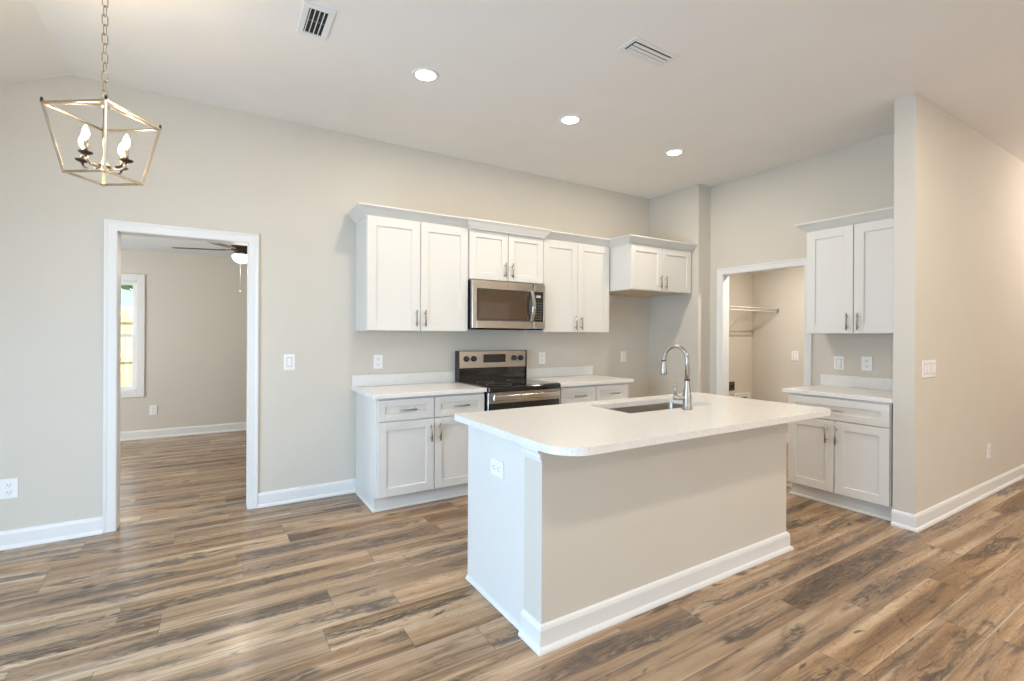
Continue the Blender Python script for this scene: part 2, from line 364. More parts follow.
# windows
def window_frame(name, x0, x1, z0, z1, y):
    m = MB(); CW = .083
    for a, b, c, d in ((x0 - CW, x0, z0 - CW, z1 + CW), (x1, x1 + CW, z0 - CW, z1 + CW), (x0, x1, z1, z1 + CW), (x0, x1, z0 - CW, z0)): m.box(a, b, y - .018, y, c, d, .003)
    m.box(x0, x0 + .012, y, y + T, z0, z1).box(x1 - .012, x1, y, y + T, z0, z1).box(x0, x1, y, y + T, z1 - .012, z1).box(x0, x1, y, y + T, z0, z0 + .012)
    fr = struct(name, m, M['trim']); zm = (z0 + z1) / 2
    for nm, a, b, yy in (('sash', zm - .02, z1 - .01, y + .085), ('sash', z0 + .01, zm + .02, y + .05)):
        s = MB(); f = .042
        s.box(x0 + .01, x0 + .01 + f, yy, yy + .03, a, b, .003).box(x1 - .01 - f, x1 - .01, yy, yy + .03, a, b, .003).box(x0 + .01 + f, x1 - .01 - f, yy + .001, yy + .029, a, a + f).box(x0 + .01 + f, x1 - .01 - f, yy + .001, yy + .029, b - f, b)
        so = s.build(nm, M['trim'], fr)
        g = MB().box(x0 + .045, x1 - .045, yy + .013, yy + .017, a + f - .005, b - f + .005).build('pane', M['glass'], so)
    return fr
gm = bpy.data.materials.new('window_glass'); gm.use_nodes = True; n_ = gm.node_tree; n_.nodes.clear()
o_ = n_.nodes.new('ShaderNodeOutputMaterial'); tr = n_.nodes.new('ShaderNodeBsdfTransparent'); gl = n_.nodes.new('ShaderNodeBsdfGlossy'); gl.inputs['Roughness'].default_value = .02
mx = n_.nodes.new('ShaderNodeMixShader'); mx.inputs[0].default_value = .06; tr.inputs[0].default_value = (.96, .98, .97, 1)
n_.links.new(tr.outputs[0], mx.inputs[1]); n_.links.new(gl.outputs[0], mx.inputs[2]); n_.links.new(mx.outputs[0], o_.inputs[0]); M['glass'] = gm
window_frame('window_1', WX0, WX1, WZ0, WZ1, YB)
# glass doors of the left wall (outside the frame)
m_ = MB()
for a, b in ((.25, .33), (1.41, 1.49), (2.57, 2.65)): m_.box(LX - .1, LX - .04, a, b, 0, 2.16)
m_.box(LX - .1, LX - .04, .25, 2.65, 2.08, 2.16).box(LX - .1, LX - .04, .25, 2.65, 0, .1)
struct('window_2', m_, M['trim'])
for nm, a, b in (('window_3', -1.6, 1.6), ('window_4', 2.9, 5.1)):
    m_ = MB(); y = RY + .001
    for q in (a - .08, (a + b) / 2 - .03, b): m_.box(q, q + (.06 if q == (a + b) / 2 - .03 else .08), y, y + .03, .62, 2.28)
    m_.box(a, b, y, y + .03, 2.2, 2.28).box(a, b, y, y + .03, .62, .7); struct(nm, m_, M['trim'])

# ------------------------------------------------------------------ cabinets
def front(mb, x0, x1, z0, z1, y, fw):
    # shaker front: four rails about a recessed flat panel; y is the outer face, thickness 20 mm
    th = .02; b = .0018
    mb.box(x0, x0 + fw, y, y + th, z0, z1, b).box(x1 - fw, x1, y, y + th, z0, z1, b)
    mb.box(x0 + fw - .001, x1 - fw + .001, y, y + th, z1 - fw, z1, b).box(x0 + fw - .001, x1 - fw + .001, y, y + th, z0, z0 + fw, b)
    mb.box(x0 + fw - .002, x1 - fw + .002, y + .010, y + th - .001, z0 + fw - .002, z1 - fw + .002)
def pull(parent, x, z, y, vert=True, L=.14):
    m = MB(); o = .032; h = L / 2
    if vert:
        m.cyl((x, y - o, z - h), (x, y - o, z + h), .0068)
        for s in (-.32, .32): m.cyl((x, y, z + L * s), (x, y - o, z + L * s), .0045)
    else:
        m.cyl((x - h, y - o, z), (x + h, y - o, z), .0068)
        for s in (-.32, .32): m.cyl((x + L * s, y, z), (x + L * s, y - o, z), .0045)
    return m.build('handle', M['nickel'], parent)
def base_cabinet(label, loc, rz, w, d, doors, drawers, left_end=True):
    """local: back left floor corner at origin, front towards -y; d = depth to the face of the doors"""
    r = thing('base_cabinet', label, 'cabinet', loc, rz, 'white shaker base cabinets'); f = -d; bx = f + .021; ky = f + .065; zt = .878
    m = MB().box(0, w, bx, -.004, .112, zt, .001).box(0, .018, ky, -.004, 0, .113).box(w - .018, w, ky, -.004, 0, .113)
    m.build('carcass', M['cab'], r)
    m = MB().box(.004, w - .004, ky - .001, ky + .014, 0, .112)
    m.sweep([(-.001, -.034, 0), (-.001, ky - .001, 0), (w + .001, ky - .001, 0), (w + .001, -.034, 0)] if left_end else [(0, ky - .001, 0), (w, ky - .001, 0)], [(-.001, 0), (.013, 0), (.013, .006), (.008, .014), (-.001, .018)])
    m.build('toe_kick', M['cab'], r)
    for x0, x1, hx in doors:
        o = MB(); front(o, x0, x1, .118, .692, f, .066); o = o.build('door', M['cab'], r); pull(o, hx, .583, f)
    for x0, x1 in drawers:
        o = MB(); front(o, x0, x1, .700, .864, f, .054); o = o.build('drawer', M['cab'], r); pull(o, (x0 + x1) / 2, .782, f, False)
    return r
base_cabinet('white shaker base cabinet standing left of the stainless range', (1.052, B, 0), 0, .936, B - 3.665,
             [(.012, .466, .438), (.474, .93, .514)], [(.012, .466), (.474, .93)])
base_cabinet('white shaker base cabinet standing right of the stainless range', (2.785, B, 0), 0, .93, B - 3.665,
             [(.025, .462, .437), (.470, .905, .50)], [(.025, .462), (.470, .905)])
base_cabinet('white two-door base cabinet with one wide drawer beside the laundry opening', (XL, 2.302, 0), -PI / 2, .744, XL - 4.226,
             [(.004, .364, .315), (.370, .738, .387)], [(.004, .738)])

CR = [(0, 0), (.004, .0), (.009, .010), (.025, .023), (.053, .051), (.067, .062), (.074, .067), (.080, .071), (.080, .083), (0, .083)]
def wall_cabinet(label, loc, rz, w, d, z0, z1, hz, left=False, right=False, depth_left=None, filler=0, cf=0):
    r = thing('wall_cabinet', label, 'cabinet', loc, rz, 'white shaker wall cabinets'); f = -d; bx = f + .021; o_ = loc[2]
    z0 -= o_; z1 -= o_; hz -= o_
    MB().box(0, w, bx, 0, z0, z1, .001).build('carcass', M['cab'], r)
    MB().box(.016, w - .016, bx + .016, -.004, z0 - .0015, z0 + .002).build('underside', M['under'], r)
    if filler: MB().box(w, w + filler, bx, bx + .02, z0, z1).build('filler_strip', M['cab'], r)
    g = .004; mid = w / 2
    for x0, x1, hx in ((g, mid - .003, mid - .04), (mid + .003, w - g, mid + .04)):
        o = MB(); front(o, x0, x1, z0 + .003, z1 - .004, f, .074 if z1 - z0 > .6 else .068); o = o.build('door', M['cab'], r); pull(o, hx, hz, f)
    zc = z1 - .006; dl = depth_left if depth_left is not None else d
    y0 = -d + dl
    path = ([(0, y0, zc)] if left else []) + [(0, bx - .001 - cf, zc), (w + filler, bx - .001 - cf, zc)] + ([(w + filler, y0, zc)] if right else [])
    m = MB().sweep(path, [(a * (.6 if cf else 1), b) for a, b in CR]).box(0, w + filler, bx - .002 - cf, y0 if left else -.002, zc + .001, zc + .0825)
    m.build('crown_moulding', M['cab'], r)
    return r
wall_cabinet('tall white wall cabinet left of the microwave, leftmost on the back wall', (1.045, B, 1.402), 0, .914, B - 3.941, 1.402, 2.340, 1.511, left=True)
wall_cabinet('short white wall cabinet mounted directly above the microwave', (1.963, B, 1.879), 0, .826, B - 3.932, 1.879, 2.340, 1.982, left=True, right=True, depth_left=.012, cf=.045)
wall_cabinet('tall white wall cabinet right of the microwave', (2.793, B, 1.402), 0, .892, B - 3.945, 1.402, 2.338, 1.5)
wall_cabinet('deep short white wall cabinet over the empty refrigerator alcove', (3.700, B, 1.857), 0, .955, B - 3.640, 1.857, 2.336, 1.955, left=True, depth_left=B - 3.640, filler=.028)
wall_cabinet('tall white wall cabinet beside the laundry opening', (XL, 2.328, 1.396), -PI / 2, .762, XL - 4.565, 1.396, 2.312, 1.495, left=True, filler=.024)

# ------------------------------------------------------------------ worktops
def top(label, loc, rz, x0, x1, y0, splash, side=False):
    r = thing('countertop', label, 'countertop', loc, rz, 'quartz countertops along the walls')
    MB().box(x0, x1, y0, 0, -.032, 0, .002).build('slab', M['quartz'], r)
    MB().box(splash[0], splash[1], -.021, 0, 0, .102, .0015).build('backsplash', M['quartz'], r)
    if side: MB().box(x1 - .021, x1, y0 + .05, -.021, 0, .102, .0015).build('side_splash', M['quartz'], r)
    return r
top('white speckled quartz countertop left of the range with low backsplash', (1.013, B, .914), 0, 0, .975, 3.633 - B, (0, .975))
top('white speckled quartz countertop right of the range with low backsplash', (2.780, B, .914), 0, 0, .962, 3.633 - B, (0, .962))
top('white speckled quartz countertop on the base cabinet beside the laundry opening', (XL, 2.352, .914), -PI / 2, 0, .81, 4.226 - XL - .002, (0, .81), side=True)

# ------------------------------------------------------------------ range
r = thing('range', 'stainless electric range with black glass cooktop between base cabinets', 'range', (2.38, B, 0))
og = (2.38, B, 0); x0, x1 = 1.998, 2.768
MB().box(x0 + .004, x1 - .004, 3.66, 4.28, .03, .90).build('body', M['black'], r, og)
m = MB()
m.box(x0, x1, 3.625, 4.235, .900, .921, .006, 2).box(x0, x1, 3.612, 3.67, .876, .921, .008, 3)
ck = m.build('cooktop', M['blackglass'], r, og)
for cx, cy, rr in ((2.20, 3.80, .115), (2.57, 3.80, .09), (2.20, 4.06, .08), (2.57, 4.06, .10)):
    MB().lathe((cx, cy, .9212), [(rr - .004, 0), (rr, .0006), (rr + .003, 0)], 40).build('burner_ring', M['slot'], ck, og)
m = MB().box(x0 - .006, x1 - .010, 4.20, 4.28, 1.045, 1.213, .004)
bgd = m.build('backguard', M['steel'], r, og)
MB().box(x0 + .002, x1 - .018, 4.205, 4.28, .915, 1.046, .004).build('rear_vent_panel', M['blackglass'], r, og)
MB().box(x0 - .0095, x0 - .005, 4.19, 4.278, .92, 1.215).build('end_cap', M['black'], r, og); MB().box(x1 - .010, x1 - .0055, 4.19, 4.278, .92, 1.215).build('end_cap', M['black'], r, og)
for kx in (2.068, 2.148, 2.610, 2.690):
    k = MB().lathe((kx, 4.199, 1.137), [(0, .030), (.014, .030), (.024, .026), (.027, .014), (.028, 0)], 24, 'Y-').box(kx - .0035, kx + .0035, 4.165, 4.175, 1.115, 1.159, .001).build('knob', M['black'], bgd, og)
dp = MB().box(2.252, 2.510, 4.194, 4.202, 1.098, 1.178, .002).build('display', M['blackglass'], bgd, og)
# oven front
m = MB().box(x0 + .003, x1 - .003, 3.636, 3.665, .175, .872, .004); od = m.build('oven_door', M['steel'], r, og)
MB().box(x0 + .006, x1 - .006, 3.631, 3.637, .33, .775, .002).build('window', M['blackglass'], od, og)
MB().box(x0 + .03, x1 - .03, 3.582, 3.600, .803, .850, .008, 3).box(x0 + .05, x0 + .085, 3.598, 3.637, .812, .842, .002).box(x1 - .085, x1 - .05, 3.598, 3.637, .812, .842, .002).build('handle', M['chrome'], od, og)
MB().box(x0 + .003, x1 - .003, 3.64, 3.665, .05, .168, .004).build('storage_drawer', M['steel'], r, og)
for lx in (x0 + .05, x1 - .05):
    for ly in (3.72, 4.22): MB().cyl((lx, ly, 0), (lx, ly, .032), .018).build('levelling_foot', M['black'], r, og)

# ------------------------------------------------------------------ microwave
x0, x1, z0, z1 = 1.966, 2.770, 1.428, 1.868; og = (2.36, B, z0)
r = thing('microwave', 'stainless over-the-range microwave with dark window and curved handle', 'microwave', og)
MB().box(x0 + .002, x1 - .002, 3.905, B, z0 - .006, z1, .003).build('housing', M['black'], r, og)
yf = 3.872
m = MB(); wx0, wx1, wz0, wz1 = 2.012, 2.585, z0 + .072, z1 - .076
m.box(x0, wx0, yf, 3.906, z0 + .004, z1, .003).box(wx1 + .032, 2.632, yf, 3.906, z0 + .004, z1, .003).box(wx0 - .002, 2.632, yf, 3.906, wz1, z1, .003).box(wx0 - .002, 2.632, yf, 3.906, z0 + .004, wz0, .003)
dr = m.build('door', M['steel'], r, og)
MB().box(wx0 - .003, wx1 + .034, yf + .004, 3.900, wz0 - .003, wz1 + .003).build('window', M['mwglass'], dr, og)
MB().box(wx0 + .022, wx1 - .03, yf + .0030, yf + .0045, wz0 + .022, wz1 - .022).build('window_screen', mat('microwave_screen', (.24, .19, .145), .05, 1, .9, coat=1, var=.02), dr, og)
pts = [(2.604, yf + .002, wz0 - .004)] + [(2.604 - .004 * math.sin(PI * k / 12) , yf - .008 - .046 * math.sin(PI * k / 12), wz0 + (wz1 - wz0) * k / 12) for k in range(13)] + [(2.604, yf + .002, wz1 + .004)]
m = MB()
for a, b in zip(pts, pts[1:]): m.bar(a, b, .034, .012)
m.build('handle', M['chrome'], dr, og)
m = MB().box(2.634, x1, yf, 3.906, wz1, z1, .003).box(2.634, x1, yf, 3.906, z0 + .004, wz0, .003).box(x1 - .020, x1, yf, 3.906, wz0 - .002, wz1 + .002, .003)
cp = m.build('control_panel', M['steel'], r, og)
kp = MB().box(2.634, x1 - .019, yf + .003, 3.900, wz0, wz1).build('keypad', M['blackglass'], cp, og)
for i in range(7):
    m = MB()
    for j in range(3): m.box(2.655 + j * .027, 2.669 + j * .027, yf + .0018, yf + .0035, wz0 + .022 + i * .026, wz0 + .027 + i * .026)
    m.build('key_row', M['slot'], cp, og)
MB().box(2.662, 2.715, yf + .0018, yf + .0035, wz1 - .058, wz1 - .034).build('display', M['legend'], cp, og)
m = MB()
for i in range(6): m.box(x0 + .03, x1 - .03, yf + .012, 3.90, z0 - .008 - 0 * i, z0 + .004)
m.build('bottom_vent', M['black'], r, og)
MB().lathe((2.33, yf - .0005, z1 - .036), [(0, .0012), (.008, .0012), (.009, 0)], 16, 'Y-').build('round_badge', M['chrome'], dr, og)

# ------------------------------------------------------------------ island
KX0, KX1, KY0, KY1 = 1.2157, 3.1424, 1.719, 1.858; PY = 2.445; og = (2.18, 2.1, 0)
r = thing('kitchen_island', 'long kitchen island with greige front wall and white end panel', 'kitchen island', og)
MB().box(KX0, KX1, KY0, KY1, 0, .879).build('knee_wall', M['wall'], r, og)
MB().box(KX0 + .003, KX0 + .026, KY1, PY, 0, .879, .001).build('end_panel', M['cab'], r, og); MB().box(KX1 - .026, KX1 - .008, KY1, PY, 0, .879, .001).build('end_panel', M['cab'], r, og)
sw = M['cab']
m = MB().box(KX0 + .026, 2.04, KY1, PY, .112, .878).box(2.90, KX1 - .026, KY1, PY, .112, .878).box(2.04, 2.90, KY1, PY, .112, .62).box(KX0 + .026, KX1 - .026, KY1, PY - .06, 0, .112)
m.box(2.04, 2.90, PY - .008, PY, .62, .878)
m.build('carcass', sw, r, og)
m = MB().sweep([(KX0, KY1, 0), (KX0, KY0, 0), (KX1, KY0, 0), (KX1, KY1, 0)], BP).build('baseboard', M['trim'], r, og)
SH = [(0, 0), (.013, 0), (.013, .006), (.008, .014), (0, .018)]
MB().sweep([(KX0 + .003, PY, 0), (KX0 + .003, KY1, 0)], SH).build('shoe_moulding', M['trim'], r, og)
MB().sweep([(KX0, KY1 + .01, .818), (KX0, KY0, .818)], [(0, 0), (.006, 0), (.008, .012), (.012, .016), (.012, .034), (.022, .042), (.022, .060), (0, .060)]).build('capital_moulding', M['trim'], r, og)
yb = PY + .021
cells = [(1.245, 1.62), (1.626, 2.03), (2.045, 2.465), (2.471, 2.895), (2.905, 3.115)]
for i, (a, b) in enumerate(cells):
    o = MB(); t = MB(); front(t, a, b, .118, .692, 0, .05 if b - a < .3 else .066)
    for v in t.bm.verts: v.co.y = yb - v.co.y
    o = t.build('door', M['cab'], r, og)
    m = MB(); hx = b - .035 if i % 2 == 0 else a + .035
    m.cyl((hx, yb + .032, .52), (hx, yb + .032, .66), .006).cyl((hx, yb, .545), (hx, yb + .032, .545), .0045).cyl((hx, yb, .635), (hx, yb + .032, .635), .0045).build('handle', M['nickel'], o, og)
    t = MB(); front(t, a, b, .700, .864, 0, .045)
    for v in t.bm.verts: v.co.y = yb - v.co.y
    t.build('drawer_front', M['cab'], r, og)
# counter slab with rounded near corners and the sink cut-out
IX0, IX1, IY0, IY1, ZT = 1.176, 3.325, 1.512, 2.552, .914
SX0, SX1, SY0, SY1 = 2.078, 2.850, 2.046, 2.412
def rrect(x0, x1, y0, y1, rs, n=10):
    out = []
    for (cx, cy, a0), rr in zip(((x0, y0, PI), (x1, y0, 1.5 * PI), (x1, y1, 0), (x0, y1, .5 * PI)), rs):
        sx_ = 1 if cx == x0 else -1; sy_ = 1 if cy == y0 else -1
        for k in range(n + 1):
            a = a0 + PI / 2 * k / n; out.append((cx + sx_ * rr + rr * math.cos(a), cy + sy_ * rr + rr * math.sin(a)))
    return out
def slab(outer, inner, z0, z1):
    t = bmesh.new(); rim = {}
    for z in (z0, z1):
        A = [t.verts.new((x, y, z)) for x, y in outer]; C = [t.verts.new((x, y, z)) for x, y in inner]
        es = [t.edges.new((q[i], q[(i + 1) % len(q)])) for q in (A, C) for i in range(len(q))]
        bmesh.ops.triangle_fill(t, use_beauty=True, use_dissolve=False, edges=es); rim[z] = (A, C)
    for k in (0, 1):
        a, b = rim[z0][k], rim[z1][k]
        for i in range(len(a)): j = (i + 1) % len(a); t.faces.new((a[i], a[j], b[j], b[i]))
    return t
ct = thing('island_countertop', 'large white quartz island countertop with rounded corners and sink cut-out', 'countertop', (2.2, 2.0, ZT))
m = MB(); m.add(slab(rrect(IX0, IX1, IY0, IY1, (.15, .085, .02, .02)), rrect(SX0, SX1, SY0, SY1, (.02,) * 4, 5), ZT - .034, ZT))
o = m.build('slab', M['quartz'], ct, (2.2, 2.0, ZT)); bv = o.modifiers.new('bevel', 'BEVEL'); bv.width = .002; bv.segments = 2; bv.limit_method = 'ANGLE'; bv.angle_limit = 1
# sink
sk = thing('sink', 'undermount stainless steel single-bowl sink set in the island', 'sink', (2.47, 2.22, .68))
m = MB(); zb = .68
t = bmesh.new(); A = rrect(SX0 - .008, SX1 + .008, SY0 - .008, SY1 + .008, (.03,) * 4, 5); Bq = rrect(SX0 + .006, SX1 - .006, SY0 + .006, SY1 - .006, (.04,) * 4, 5)
rings = [[t.verts.new((x, y, z)) for x, y in P] for P, z in ((rrect(SX0 - .02, SX1 + .02, SY0 - .02, SY1 + .02, (.03,) * 4, 5), ZT - .036), (A, ZT - .036), (Bq, zb + .02), (rrect(SX0 + .03, SX1 - .03, SY0 + .03, SY1 - .03, (.04,) * 4, 5), zb))]
for a, b in zip(rings, rings[1:]):
    for i in range(len(a)): j = (i + 1) % len(a); t.faces.new((a[i], a[j], b[j], b[i]))
t.faces.new(rings[-1]); m.add(t); o = m.build('bowl', M['sink'], sk, (2.47, 2.22, .68)); sm = o.modifiers.new('solid', 'SOLIDIFY'); sm.thickness = .0015; sm.offset = -1
MB().lathe((2.47, 2.26, .6815), [(0, .001), (.025, .001), (.03, .004), (.045, .004), (.048, 0)], 28).build('drain', M['chrome'], sk, (2.47, 2.22, .68))
# faucet: a tall gooseneck arching over the bowl
fx, fy = 2.506, 1.985; og = (fx, fy, ZT)
fc = thing('faucet', 'tall brushed nickel gooseneck faucet with pull-down spray head by the sink', 'faucet', og)
MB().lathe((fx, fy, ZT), [(0, 0), (.031, 0), (.031, .006), (.027, .014), (.024, .03), (.026, .055), (.0265, .080), (.022, .11), (.017, .14), (.0150, .175), (.0150, .19), (0, .19)], 24).build('body', M['nickel'], fc, og)
R_ = .090; zc = ZT + .30
pts = [(fx, fy, ZT + .18), (fx, fy, zc)] + [(fx, fy + R_ - R_ * math.cos(a), zc + R_ * math.sin(a)) for a in [PI * k / 16 for k in range(1, 17)]] + [(fx, fy + 2 * R_ + .004, zc - .005)]
MB().tube(pts, .0125, 14).build('spout', M['nickel'], fc, og)
MB().cyl((fx, fy, ZT + .178), (fx, fy, ZT + .187), .0165, n=24).build('collar_ring', M['bronze'], fc, og)
hx_, hy_ = fx, fy + 2 * R_ + .004
MB().lathe((hx_, hy_, zc - .098), [(0, 0), (.020, 0), (.0215, .008), (.019, .04), (.0145, .080), (.0135, .095), (0, .095)], 20).build('spray_head', M['nickel'], fc, og)
MB().cyl((hx_, hy_, zc - .008), (hx_, hy_, zc - .002), .0155, n=24).build('spray_joint', M['bronze'], fc, og)
m = MB().cyl((fx, fy, ZT + .072), (fx - .062, fy + .035, ZT + .072), .016).lathe((fx - .062, fy + .035, ZT + .072), [(0, -.018), (.014, -.014), (.019, 0), (.014, .014), (0, .018)], 16)
m.tube([(fx - .062, fy + .035, ZT + .075), (fx - .066, fy + .038, ZT + .12), (fx - .064, fy + .040, ZT + .165)], [.009, .007, .010], 12)
m.build('lever_handle', M['nickel'], fc, og)

# ------------------------------------------------------------------ outlets and switches (local: wall plane y = 0, facing -y)
def plate(name, label, loc, rz, kind, gangs=1, w=.084, h=.126, horizontal=False, vis=True):
    r = thing(name, label, 'switch' if 'switch' in name else 'outlet', loc, rz, 'wall light switches' if 'switch' in name else 'wall outlets')
    if horizontal: r.rotation_euler = (0, PI / 2, rz)
    W = w + (gangs - 1) * .054
    MB().box(-W / 2, W / 2, -.007, 0, -h / 2, h / 2, .003, 2).build('cover_plate', M['plate'], r)
    for g in range(gangs):
        gx = (g - (gangs - 1) / 2) * .054
        if kind == 'outlet':
            for s in (-1, 1):
                q = MB().box(gx - .018, gx + .018, -.0095, -.006, s * .024 - .016, s * .024 + .016, .003, 2).build('receptacle', M['plate'], r)
                MB().box(gx - .009, gx - .006, -.0101, -.009, s * .024 - .004, s * .024 + .009).box(gx + .006, gx + .009, -.0101, -.009, s * .024 - .004, s * .024 + .009).box(gx - .003, gx + .003, -.0101, -.009, s * .024 - .012, s * .024 - .007).build('slots', M['slot'], q)
        else:
            MB().box(gx - .0205, gx + .0205, -.0074, -.006, -.0385, .0385).build('rocker_gap', M['slot'], r)
            q = MB().box(gx - .018, gx + .018, -.0085, -.006, -.036, .036, .002).build('rocker', M['plate'], r)
            MB().box(gx - .014, gx + .014, -.012, -.008, -.030, .002, .002).build('rocker_paddle', M['plate'], q)
    return r
plate('wall_outlet', 'white wall outlet low on the wall left of the bedroom doorway', (-1.113, B, .378), 0, 'outlet')
plate('light_switch', 'single white light switch between the bedroom doorway and the cabinets', (.517, B, 1.142), 0, 'switch')
plate('wall_outlet', 'white wall outlet above the backsplash left of the range', (1.243, B, 1.127), 0, 'outlet')
plate('wall_outlet', 'white wall outlet above the backsplash right of the range', (3.032, B, 1.122), 0, 'outlet')
plate('wall_outlet', 'white wall outlet inside the empty refrigerator alcove', (4.247, B, 1.114), 0, 'outlet')
plate('light_switch', 'white wall switch, left of two plates above the counter beside laundry', (XL, 2.200, 1.127), -PI / 2, 'switch')
plate('wall_outlet', 'white wall outlet, right of two plates above the counter beside laundry', (XL, 1.977, 1.132), -PI / 2, 'outlet')
plate('light_switch', 'white light switch on the far wall inside the laundry room', (6.32, 3.352, 1.12), -PI / 2, 'switch')
plate('light_switch', 'wide white multi-gang switch plate on the hall wall', (4.463, YS, 1.137), 0, 'switch', gangs=4)
plate('wall_outlet', 'white wall outlet low on the hall wall above the baseboard', (5.79, YS, .372), 0, 'outlet')
plate('wall_outlet', 'white wall outlet on the bedroom wall below the window', (-.684, YB, .365), 0, 'outlet')
o = plate('wall_outlet', 'white horizontal outlet on the white end panel of the island', (KX0 + .003, 2.11, .70), -PI / 2, 'outlet', horizontal=False)
o.rotation_euler = (Matrix.Rotation(-PI / 2, 3, 'Z') @ Matrix.Rotation(PI / 2, 3, 'Y')).to_euler()
# laundry fittings
og = (5.855, 3.93, .70)
r = thing('dryer_outlet', 'square black dryer outlet on the laundry room side wall', 'outlet', og)
MB().box(5.80, 5.91, 3.918, 3.93, .645, .765, .004).build('cover_plate', mat('brown_outlet_plastic', (.07, .055, .04), .4, var=.05), r, og)
MB().cyl((5.855, 3.905, .705), (5.855, 3.919, .705), .032, n=24).build('receptacle', M['black'], r, og)
og = (6.05, 3.93, .50)
r = thing('washer_supply_box', 'white framed recessed washer supply box below the dryer outlet', 'supply box', og)
m = MB()
for a, b, c, d in ((5.86, 5.92, .28, .60), (6.18, 6.24, .28, .60), (5.92, 6.18, .545, .60), (5.92, 6.18, .28, .33)): m.box(a, b, 3.90, 3.93, c, d, .004)
m.build('frame', M['trim'], r, og); MB().box(5.915, 6.185, 3.922, 3.929, .325, .55).build('recess_shade', mat('supply_box_shade', (.16, .12, .09), .7, var=.1), r, og)  # flat plate, the shade of the box interior is put into its dark colour
m = MB()
for vx in (5.98, 6.10): m.cyl((vx, 3.90, .50), (vx, 3.925, .50), .016).cyl((vx, 3.905, .44), (vx, 3.905, .50), .009)
m.build('valves', M['brass'], r, og)
# wire shelf
r = thing('wire_shelf', 'white wire shelf with diagonal brace high in the laundry room', 'shelf', (5.67, 3.93, 1.70)); og = (5.67, 3.93, 1.70)
m = MB(); xa, xb, yf, yb2, zs = XL + T2 + .01, 6.31, 3.575, 3.92, 1.728
for k in range(52):
    x = xa + (xb - xa) * k / 51; m.tube([(x, yb2, zs), (x, yf, zs), (x, yf, zs - .035)], .0022, 6)
m.build('deck_wires', M['wire'], r, og)
MB().cyl((xa, yf, zs), (xb, yf, zs), .007).cyl((xa, yf, zs - .037), (xb, yf, zs - .037), .007).cyl((xa, yb2, zs), (xb, yb2, zs), .0035).cyl((xa, 3.75, zs - .004), (xb, 3.75, zs - .004), .0035).build('rails', M['wire'], r, og)
for bx_ in (5.785,):
    MB().bar((bx_, 3.928, 1.47), (bx_, yf + .09, zs - .01), .010, .006).box(bx_ - .008, bx_ + .008, 3.925, 3.93, 1.455, 1.5).build('brace', M['wire'], r, og)
MB().box(6.300, 6.32, yf - .012, yf + .012, zs - .050, zs + .006, .004).build('end_bracket', M['slot'], r, og)
for i, z in enumerate((zs + .012,)): MB().box(xa + .3, xa + .312, 3.918, 3.93, z - .02, z + .01, .002).box(xb - .3, xb - .288, 3.918, 3.93, z - .02, z + .01, .002).build('wall_clip', M['wire'], r, og)

# ------------------------------------------------------------------ ceiling lights
def can(label, x, y):
    og = (x, y, ZC); r = thing('recessed_light', label, 'ceiling light', og, group='recessed lights in a row over the kitchen')
    MB().lathe((x, y, ZC), [(.092, 0), (.092, -.004), (.084, -.007), (.068, -.005), (.064, -.001)], 40).build('trim_ring', M['trim'], r, og)
    MB().lathe((x, y, ZC), [(0, -.0025), (.066, -.0025), (.066, -.001)], 40).build('lens', M['can'], r, og)
    light('recessed_lamp', 'AREA', (x, y, ZC - .012), 12, (1, .87, .70), shape='DISK', size=.13)
    return r
can('lit round recessed ceiling light nearest the lantern, leftmost of the row', 1.190, 3.045)
can('lit round recessed ceiling light in the middle of the row of three', 2.425, 3.058)
can('lit round recessed ceiling light nearest the laundry wall, rightmost of the row', 3.690, 3.080)
# ceiling registers
def frame4(m, x0, x1, y0, y1, w, z, h):
    m.box(x0, x1, y0, y0 + w, z - h, z, .002).box(x0, x1, y1 - w, y1, z - h, z, .002).box(x0, x0 + w, y0 + w - .001, y1 - w + .001, z - h, z, .002).box(x1 - w, x1, y0 + w - .001, y1 - w + .001, z - h, z, .002)
og = (.468, 2.85, ZC); r = thing('ceiling_vent', 'square white ceiling vent with dark slots near the lantern', 'vent', og, group='ceiling vents')
m = MB(); frame4(m, .388, .548, 2.700, 2.998, .032, ZC, .009); m.build('frame', M['trim'], r, og)
MB().box(.41, .53, 2.72, 2.98, ZC - .0012, ZC - .0002).build('duct', M['dark'], r, og)
for k in range(4):
    x = .4275 + k * .0232
    MB().bar((x, 2.73, ZC - .006), (x, 2.968, ZC - .006), .0035, .008).build('louvre', M['trim'], r, og)
MB().bar((.418, 2.845, ZC - .0035), (.518, 2.845, ZC - .0035), .003).build('crossbar', M['slot'], r, og)
og = (2.25, 2.075, ZC); r = thing('ceiling_vent', 'oblong white ceiling vent with angled louvres above the island', 'vent', og, group='ceiling vents')
m = MB(); frame4(m, 2.062, 2.440, 2.000, 2.152, .030, ZC, .008); m.build('frame', M['trim'], r, og)
MB().box(2.09, 2.41, 2.02, 2.13, ZC - .0012, ZC - .0002).build('duct', M['dark'], r, og)
for y in (2.052, 2.082, 2.108):
    MB().bar((2.104, y, ZC - .007), (2.41, y, ZC - .007), .022, .004).build('louvre', M['trim'], r, og)

